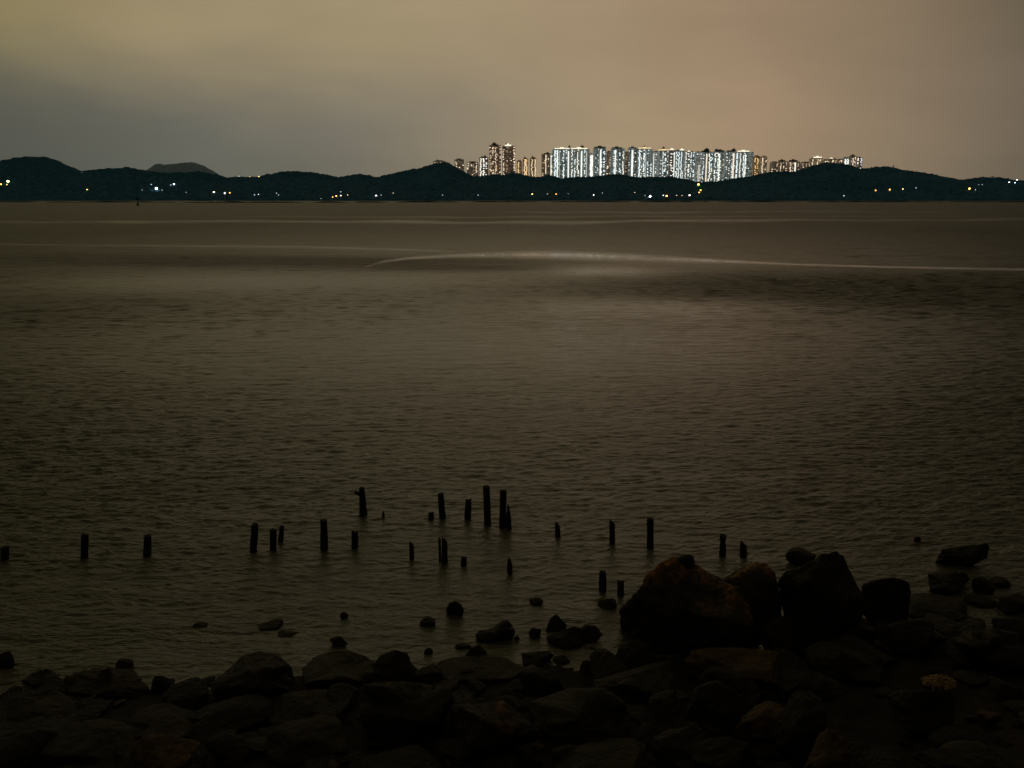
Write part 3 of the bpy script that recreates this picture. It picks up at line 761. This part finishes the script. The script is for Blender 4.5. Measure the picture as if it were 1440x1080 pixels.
def place(x0, x1, yt, yb, depth=.85, sink=.35, zb=None):
    """centre and semi-axes of a rock seen between these picture rows, standing on the ground at its foot"""
    xc = (x0+x1)/2
    if zb is None:
        lo, hi = 4.0, 40.0; d = ray(xc, yb)
        g = onz(xc, yb, 0)
        for _ in range(25):
            gz = max(0, ground_z(g.x, g.y, False)); g = onz(xc, yb, gz)
    else: g = onz(xc, yb, zb)
    dist = (g-Vector((0, 0, H))).length
    a = (x1-x0)/2*dist/FPX; b_ = a*depth
    dv = ray(xc, yt); ny, nz = -dv.z, dv.y; L_ = math.hypot(ny, nz); ny /= L_; nz /= L_
    lo, hi = .02, 4.0
    for _ in range(40):
        c = (lo+hi)/2; Y0 = g.y+b_*.8; Z0 = g.z+c*(1-2*sink)
        dd = -((Y0)*ny+(Z0-H)*nz)      # distance of centre below the sight line
        if dd > math.hypot(b_*ny, c*nz): lo = c
        else: hi = c
    return Vector((g.x, Y0, Z0)), a, b_, c
def fit(o, pts):
    """grow or shrink a boulder so its front view has the given profile (real volume, any side stays closed)"""
    P_ = np.array(pts, float); cx, cy = (P_[:, 0].min()+P_[:, 0].max())/2, (P_[:, 1].min()+P_[:, 1].max())/2
    NB = 90; th = (np.arange(NB)+.5)/NB*2*math.pi-math.pi; want = np.zeros(NB)
    for i, a in enumerate(th):
        dx, dy = math.cos(a), math.sin(a); best = 1
        for k in range(len(P_)):
            p, q = P_[k]-(cx, cy), P_[(k+1) % len(P_)]-(cx, cy); e = q-p; den = dx*e[1]-dy*e[0]
            if abs(den) < 1e-9: continue
            t_ = (p[0]*e[1]-p[1]*e[0])/den; u = (p[0]*dy-p[1]*dx)/den
            if t_ > 0 and -1e-6 <= u <= 1+1e-6: best = max(best, t_)
        want[i] = best
    V = np.array([v.co[:] for v in o.data.vertices]); L0 = np.array(o.location)
    c, s = math.cos(PITCH), math.sin(PITCH)
    # centre so that its picture is the profile's centre
    L0 = np.array(at(cx, cy, L0[1]))
    for it in range(7):
        Wd = V+L0-np.array([0, 0, H]); dep = Wd[:, 1]*c-Wd[:, 2]*s
        px = 720+FPX*Wd[:, 0]/dep-cx; py = 540-FPX*(Wd[:, 1]*s+Wd[:, 2]*c)/dep-cy
        a = np.arctan2(py, px); r = np.hypot(px, py); b_ = ((a+math.pi)/(2*math.pi)*NB).astype(int) % NB
        have = np.zeros(NB); np.maximum.at(have, b_, r)
        ok = have > 3; have = np.interp(th, th[ok], have[ok], period=2*math.pi); f = want/have
        f = np.interp(a, th, f, period=2*math.pi); f = np.clip(f, .6, 1.6)
        w = np.clip(r/np.maximum(1, np.interp(a, th, have, period=2*math.pi)), 0, 1)
        f = 1+(f-1)*w
        V[:, 0] *= f; V[:, 2] *= f; V[:, 1] *= 1+(f-1)*.2
    o.data.vertices.foreach_set('co', V.astype(np.float32).ravel()); o.data.update()
    o.location = L0
def rock(x0, x1, yt, yb, label, mat='dark', depth=.85, sink=.35, sub=4, block=.6, rot=None, seed=None, outline=None, zb=None, cat='rock', name='shore_rock', group=RG, pts=None):
    p, a, b_, c = place(x0, x1, yt, yb, depth, sink, zb)
    seed = seed if seed is not None else int(x0*3+yt)
    me = rockmesh(name, a, b_, c, seed, sub, block, outline)
    o = lobj(name, me, RM[mat], None, p)
    if pts: fit(o, pts)
    o.rotation_euler.z = R(rot if rot is not None else 0)
    tag(o, label, cat, group); return o
def out(pts, cx, cy, hw, hh):     # outline radii of a boulder seen from the front
    L_ = []
    for x, y in pts:
        dx, dz = (x-cx)/hw, (cy-y)/hh
        L_.append((math.atan2(dz, dx) % (2*math.pi), math.hypot(dx, dz)))
    L_.sort(); return [q[0] for q in L_], [q[1]*1.12 for q in L_]

B = 'boulder'
PA = [(870,856),(872,880),(880,903),(887,930),(905,940),(960,938),(1010,928),(1050,905),(1062,880),(1055,850),(1040,825),(1020,814),(1003,808),(988,799),(972,788),(960,784),(947,782),(930,790),(908,808),(900,826),(884,841)]
bA = rock(868,1062,783,940,'largest boulder of all, broad hump with a brown top at the shore\'s right half','browntop',.75,.3,6,.6,seed=11,cat=B,name='boulder',zb=0,pts=PA)
rock(1005,1100,789,915,'brown-topped boulder leaning against the right of the largest boulder','browntop',.9,.3,5,.6,seed=23,cat=B,name='boulder',zb=.02,
  pts=[(1098,872),(1088,900),(1050,915),(1012,890),(1005,840),(1015,815),(1029,806),(1045,795),(1063,789),(1079,793),(1090,806),(1095,828),(1100,846)])
rock(1094,1218,776,930,'second largest boulder, black and blocky, right of the brown-topped one','black',.8,.3,6,.8,seed=37,cat=B,name='boulder',zb=0,
  pts=[(1093,818),(1104,804),(1123,797),(1142,787),(1155,779),(1177,775),(1187,782),(1196,803),(1205,822),(1216,841),(1218,856),(1211,872),(1198,895),(1175,925),(1125,925),(1106,885)])
yA = bA.location.y+.05; q = at(965, 791, yA)
MEp = rockmesh('perched_stone', 13*q.y/FPX*1.05, .12, .12, 9, 4, .1); o = lobj('perched_stone', MEp, RM['dark'], None, q); tag(o, 'small round stone perched on top of the largest boulder', 'stone')
rock(1113,1152,768,800,'rounded rock peeping from behind the second largest boulder','dark',.9,.3,4,.4,zb=0)
rock(1210,1284,812,884,'squarish boulder right of the second largest boulder','dark',.8,.25,5,.8,zb=0,cat=B,name='boulder',pts=[(1212,823),(1226,816),(1257,812),(1276,817),(1281,831),(1276,880),(1226,885),(1212,860)])
rock(1314,1394,765,801,'flat-topped slab standing farthest out on the right','moss',.55,.3,5,.75,zb=0,pts=[(1315,790),(1324,772),(1352,768),(1388,764),(1392,770),(1388,785),(1361,799),(1330,803)])
rock(1303,1364,802,838,'rock in front of the farthest right slab','dark',.7,.3,5,.7,zb=0,pts=[(1304,806),(1340,804),(1358,805),(1364,815),(1349,832),(1308,834)])
rock(1375,1402,811,838,'small round rock in the shallows near the right edge','black',.8,.3,4,.5,zb=0)
rock(1393,1432,809,828,'low long rock right of the small round one near the right edge','black',.7,.3,4,.5,zb=0)
rock(1285,1372,832,872,'broad dark rock between the squarish boulder and the shallows','black',.8,.3,4,.6,zb=0)
rock(1370,1412,836,856,'low rock at the end of the shallows\' dark spit on the right','black',.8,.3,4,.5,zb=0)
rock(1408,1452,826,866,'dark rock cut by the right edge, upper one','black',.8,.3,4,.6,zb=0)
rock(1404,1460,858,905,'dark rock cut by the right edge, lower one','dark',.8,.3,4,.6,zb=0)
# rocks standing in the water
W_ = [(270,290,876.5,882.5,'smallest low rock just breaking the water on the left','black'),
(362,401,870.5,886,'low black rock in the water left of a flatter one','black'),
(389,418,886.5,896,'flattest rock barely above water, below and right of a low black one','black'),
(475,489,860.5,870.5,'tiny dark rock alone in the water between the piles and the left humps','black'),
(462,488,894,910,'small pyramid rock in the water above the second hump','dark'),
(626,653,845,867,'domed rock in the water below the doubled pile','dark'),
(590,618,867,881,'low rock in the water left of the domed one and nearer','black'),
(744,764,841,851,'small low rock alone in the water right of the short pointed pile','black'),
(594,608,911,921,'tiny rock close to the shore above the broad slab','black'),
(838,868,839,857,'submerged-looking rock under the near stout pile','moss'),
(668,726,872,904,'wedge-shaped rock, largest standing in the water left of the big boulder','black'),
(743,761,884,898,'small squarish rock between the wedge-shaped rock and the round one','black'),
(722,731,894,901,'pebble-like rock touching the water right of the wedge-shaped rock','black'),
(768,797,864,890,'round rock behind the two flat dark ones left of the big boulder','black'),
(767,823,882,912,'flat dark rock in the water, left of a joined pair','black'),
(812,849,879,904,'flat dark rock in the water, right of a joined pair','black'),
(650,688,906,932,'pointed rock at the waterline below the wedge-shaped one','dark'),
(733,780,914,938,'flat block at the waterline with a pale top','moss'),
(776,802,921,934,'low dark rock at the right end of the pale-topped block','black'),
(836,858,912,938,'upright small block just left of the big boulder\'s foot','dark'),
(816,841,926,948,'small dark block left of the upright one at the big boulder\'s foot','black'),
(829,838,909.5,914,'tiny chip of rock in the water above the upright small block','black'),
(1286,1296,754.5,763,'tiny rock farthest out in the water on the right','black'),
(160,184,926,941,'small knob of rock at the left waterline','black'),
(28,52,932,944,'low faint rock in the water at far left','dark'),
(-8,14,912,942,'dark rock cut by the left edge above the shore','dark'),
(640,662,904,914,'low sliver of rock left of the pointed one','black'),
]
PTS = {668:[(668,893),(673,887),(693,883),(707,872),(715,872),(725,887),(720,902),(695,905),(672,902)],
767:[(768,895),(787,888),(807,880),(815,883),(821,905),(800,913),(772,905)], 812:[(813,886),(823,878),(838,880),(848,893),(835,903),(816,903)],
626:[(627,857),(632,847),(640,845),(648,849),(653,858),(650,866),(630,866)], 650:[(650,928),(662,910),(674,906),(684,916),(687,930),(655,933)],
733:[(733,918),(772,915),(780,922),(765,937),(736,938)],
28:[(28,958),(45,946),(68,940),(84,950),(80,964),(50,969)], 96:[(88,955),(105,944),(150,940),(186,941),(203,958),(217,974),(200,984),(140,986),(96,975)],
297:[(294,960),(323,940),(340,922),(363,916),(390,920),(410,937),(414,955),(406,985),(340,992),(300,980)],
413:[(424,940),(443,923),(467,915),(492,915),(513,921),(530,932),(530,958),(480,968),(428,962)],
527:[(528,930),(535,922),(553,914),(573,918),(578,931),(593,947),(585,958),(535,960)],
505:[(507,962),(560,957),(634,968),(640,985),(625,1018),(600,1032),(560,1040),(515,1038),(505,1010)],
632:[(632,997),(643,990),(687,988),(707,985),(723,997),(760,1027),(764,1038),(720,1055),(680,1072),(652,1050),(633,1022)],
745:[(745,985),(800,968),(850,967),(880,985),(888,1010),(875,1040),(790,1046),(752,1025)],
908:[(909,990),(917,976),(940,969),(962,973),(974,985),(973,1008),(950,1015),(914,1013)],
1248:[(1246,978),(1262,970),(1330,970),(1347,976),(1340,1020),(1320,1042),(1285,1036),(1262,1015)],
1128:[(1128,1085),(1150,1035),(1165,1022),(1190,1040),(1198,1062),(1190,1095),(1140,1100)],
1336:[(1338,900),(1355,888),(1400,884),(1432,890),(1438,925),(1420,945),(1360,942)]}
for (a, b_, c, d, lab, m) in W_: rock(a, b_, c, d, lab, m, .75, .38, 4, .55, zb=0, name='water_rock', cat='rock', group='rocks standing in the shallow water', pts=PTS.get(a))
# the shore pile
G_ = [(28,88,938,968,'rounded rock at the left waterline beside a rusty stone','black',.7),
(86,104,948,968,'small rust-orange stone wedged at the left waterline','brown',.8),
(96,215,938,985,'long slab of rock at the left waterline behind the rusty stone','dark',.6),
(203,236,946,978,'upright stone at the right end of the left slab','dark',.7),
(232,292,960,985,'low dark rocks between the left slab and the first hump','black',.7),
(-20,95,972,1022,'wide low boulder at the left edge','dark',.7),
(160,262,988,1040,'smooth dark boulder in the lower left','dark',.8),
(297,412,916,990,'high rounded hump, left of two humps at the waterline','dark',.8),
(413,532,913,968,'broad rounded hump, right of two humps at the waterline','moss',.8),
(527,592,912,960,'dark hump joined to the right of the broad one','black',.8),
(350,470,962,1020,'dark boulder below the gap between the two humps','black',.8),
(260,365,975,1030,'dark boulder below the high rounded hump','black',.8),
(505,634,958,1046,'largest flat-faced block in the lower middle','moss',.7),
(592,734,928,965,'long low slab at the waterline in the middle','moss',.6),
(724,792,936,984,'stacked square block right of the long low slab','dark',.7),
(632,768,985,1080,'peaked rock with a rust-orange top at the bottom middle','russet',.8),
(745,885,966,1044,'wide smooth boulder right of the orange-topped rock','moss',.8),
(842,978,928,990,'low dark boulder at the foot of the largest boulder','moss',.7),
(908,974,968,1014,'rounded brownish stone below the largest boulder','moss',.8),
(972,1100,900,960,'shelf of brown rock under the largest boulder','brown',.5),
(970,1062,958,1030,'black block left of the brown-patched stone at the bottom','black',.7),
(1042,1128,985,1050,'brown-patched stone between two black blocks at the bottom','brown',.7),
(1092,1180,972,1066,'black jagged block right of the brown-patched stone at the bottom','black',.8),
(985,1085,1030,1100,'low black block at the bottom edge below the brown-patched stone','black',.7),
(1092,1192,938,984,'flat dark slab below the second largest boulder','dark',.6),
(1172,1262,890,950,'dark rock below the squarish boulder','black',.8),
(1250,1334,866,928,'dark ridge of rock below the broad dark one','dark',.7),
(1336,1436,884,946,'reddish dark boulder near the right edge','dark',.7),
(1248,1348,966,1042,'flat-topped dark block under the yellow weed clump','dark',.7),
(1128,1200,1022,1095,'brown weathered slab at the bottom right','brown',.8),
(172,262,1030,1090,'brown slab at the bottom left','brown',.7),
(60,165,1010,1075,'black boulder between the brown slab and the left edge','black',.8),
(-30,60,1020,1085,'black boulder in the bottom left corner','black',.8),
(285,345,1030,1075,'mid-brown stone right of the bottom left brown slab','dark',.8),
(368,500,1008,1075,'dark smooth boulder at the bottom left of centre','dark',.7),
(500,625,1045,1105,'dark slab at the bottom edge left of the orange-topped rock','dark',.7),
(788,925,1034,1100,'mossy slab with yellow weed at the bottom edge','moss',.7),
(925,1010,1015,1080,'dark boulder at the bottom right of the mossy slab','black',.8),
(1376,1410,992,1024,'small squared reddish stone on the mud at lower right','brown',.7),
(1345,1450,1040,1100,'mossy rock in the bottom right corner','moss',.7),
(1200,1262,930,965,'dark low rock left of the yellow weed clump','black',.7),
(1345,1400,945,962,'thin dark rock on the mud right of the weed clump','black',.6),
(1424,1460,985,1002,'low dark rock on the mud cut by the right edge','black',.7),
(1030,1110,925,975,'brown patchy rock between the two large boulders\' feet','brown',.7),
(1076,1136,868,930,'dark rock filling the gap between the two large boulders','dark',.8),
(1186,1246,868,925,'craggy rock at the right foot of the second largest boulder','dark',.8),
(985,1075,930,985,'craggy dark rock in front of the brown shelf','dark',.8),
(1150,1240,900,960,'jagged block below the second largest boulder','moss',.8),
(1300,1372,862,900,'jagged block on the right bank behind the reddish boulder','black',.8),
(1395,1460,898,950,'dark rock beside the reddish boulder at the right edge','dark',.8),
(870,925,900,945,'dark foot of rock against the left of the largest boulder','black',.8),
]
for (a, b_, c, d, lab, m, dep) in G_:
    rock(a, b_, c, d, lab, m, dep, .3, 5 if b_-a > 70 else 4, .72, pts=PTS.get(a))
# smaller stones wedged between
rs = random.Random(5); cnt = 0; protos = {}; STONES = []
for i in range(400):
    px = rs.uniform(-60, 1500); w = rs.choice([14, 18, 24, 32, 44, 60])*rs.uniform(.8, 1.2)
    ys = float(np.interp(px, [a for a, _ in SHORE], [b for _, b in SHORE]))
    yb = rs.uniform(ys+2, 1110)
    if px > 1180 and yb > 950 and rs.random() < .55: continue
    mat = rs.choice(['dark','dark','black','black','moss','dark','brown'] if w < 35 else ['dark','black','black','moss'])
    key = (mat, rs.randrange(4), w > 30)
    p, a, b_, c = place(px-w/2, px+w/2, yb-w*rs.uniform(.45, .7), yb, .85, .3)
    c = min(c, a*.8)
    if key not in protos: protos[key] = rockmesh('stone', 1, 1, 1, 100+len(protos)*7, 4, .9)
    me = protos[key]
    if not me.materials: me.materials.append(RM[mat])
    o = bpy.data.objects.new('stone', me); COL.objects.link(o)
    o.location = p; o.scale = (a, b_, max(c, .03)); o.rotation_euler = (rs.uniform(-.3, .3), rs.uniform(-.3, .3), rs.uniform(0, 6.28))
    tag(o, 'small dark stone wedged among the heaped shore rocks', 'stone', 'small stones wedged between the shore rocks'); cnt += 1
    STONES.append((o, px, yb, w, mat))

REF = [(a, b_, c, d, lab) for (a, b_, c, d, lab, *_r) in W_+G_ if len(lab.split()) <= 8 and ',' not in lab and b_-a > 34]
by = {}
for o, px, yb, w, mat in STONES:
    cy = yb-w*.3
    a, b_, c, d, lab = min(REF, key=lambda r: math.hypot(((r[0]+r[1])/2-px)/1.6, (r[2]+r[3])/2-cy))
    dx, dy = px-(a+b_)/2, cy-(c+d)/2
    rel = ('right of' if dx > 0 else 'left of') if abs(dx) > (b_-a)*.42 else ('in front of' if dy > 0 else 'behind')
    size = 'tiny' if w < 19 else 'small' if w < 34 else 'middling'
    colr = {'dark': 'grey', 'black': 'black', 'moss': 'mossy', 'brown': 'brown'}[mat]
    by.setdefault(f'{size} {colr} stone {rel} the {lab}', []).append((yb, o))
for lab, L_ in by.items():
    L_.sort(key=lambda q: -q[0])
    pre = {1: [''], 2: ['nearer ', 'farther '], 3: ['nearest ', 'middle ', 'farthest ']}.get(len(L_), ['']*len(L_))
    for (yb, o), p_ in zip(L_, pre): o['label'] = p_+lab

# ---------------------------------------------------------------- weed clumps
def strands(name, label, cat, px, py, wpx, z, n, col, col2, hgt=.06, ln=.16, seed=1):
    rn = random.Random(seed); g = onz(px, py, z); dist = (g-Vector((0,0,H))).length; w = wpx*dist/FPX/2
    v = []; f = []
    for i in range(n):
        a = rn.uniform(0, 6.28); r = w*rn.random()**.6; x, y = r*math.cos(a), r*.6*math.sin(a)
        zz = hgt*(1-(r/w)**2)*rn.random(); d = rn.uniform(0, 6.28); l = ln*rn.uniform(.4, 1); k = len(v); th = .006
        for j in range(4):
            s = j/3; xx = x+math.cos(d)*l*s*.6+.01*rn.uniform(-1, 1); yy = y+math.sin(d)*l*s*.6
            z2 = zz+hgt*math.sin(math.pi*s)*.7
            v.append((xx-th*math.sin(d), yy+th*math.cos(d), z2)); v.append((xx+th*math.sin(d), yy-th*math.cos(d), z2+.004))
        for j in range(3): f.append((k+j*2, k+j*2+1, k+j*2+3, k+j*2+2))
    m, t, b = newmat(name+'_fibres')
    t.l.new(t.ramp(t.noise(t.new('ShaderNodeTexCoord').outputs['Object'], 20, 3), [(.35, (*col, 1)), (.65, (*col2, 1))]), b.inputs['Base Color']); b.inputs['Roughness'].default_value = .8
    o = mobj(name, v, f, m, None, g); tag(o, label, cat)
strands('seaweed_clump', 'yellow tangle of dried weed lying on the flat-topped dark block at right', 'seaweed', 1321, 961, 33, .62, 600, (.09,.06,.022), (.28,.19,.07), .05, .12, 2)

# ---------------------------------------------------------------- haze over the bay
hz = MB().box(-7500, 7500, -60, 7400, -4, 290)
m = bpy.data.materials.new('night_haze'); m.use_nodes = True; t = NT(m.node_tree); t.n.clear()
pv = t.new('ShaderNodeVolumePrincipled'); pv.inputs['Color'].default_value = (.25, .75, 1, 1); pv.inputs['Density'].default_value = .00003; pv.inputs['Anisotropy'].default_value = .3
mo = t.new('ShaderNodeOutputMaterial'); t.l.new(pv.outputs[0], mo.inputs['Volume'])
tag(hz.build('haze', m), kind='stuff')
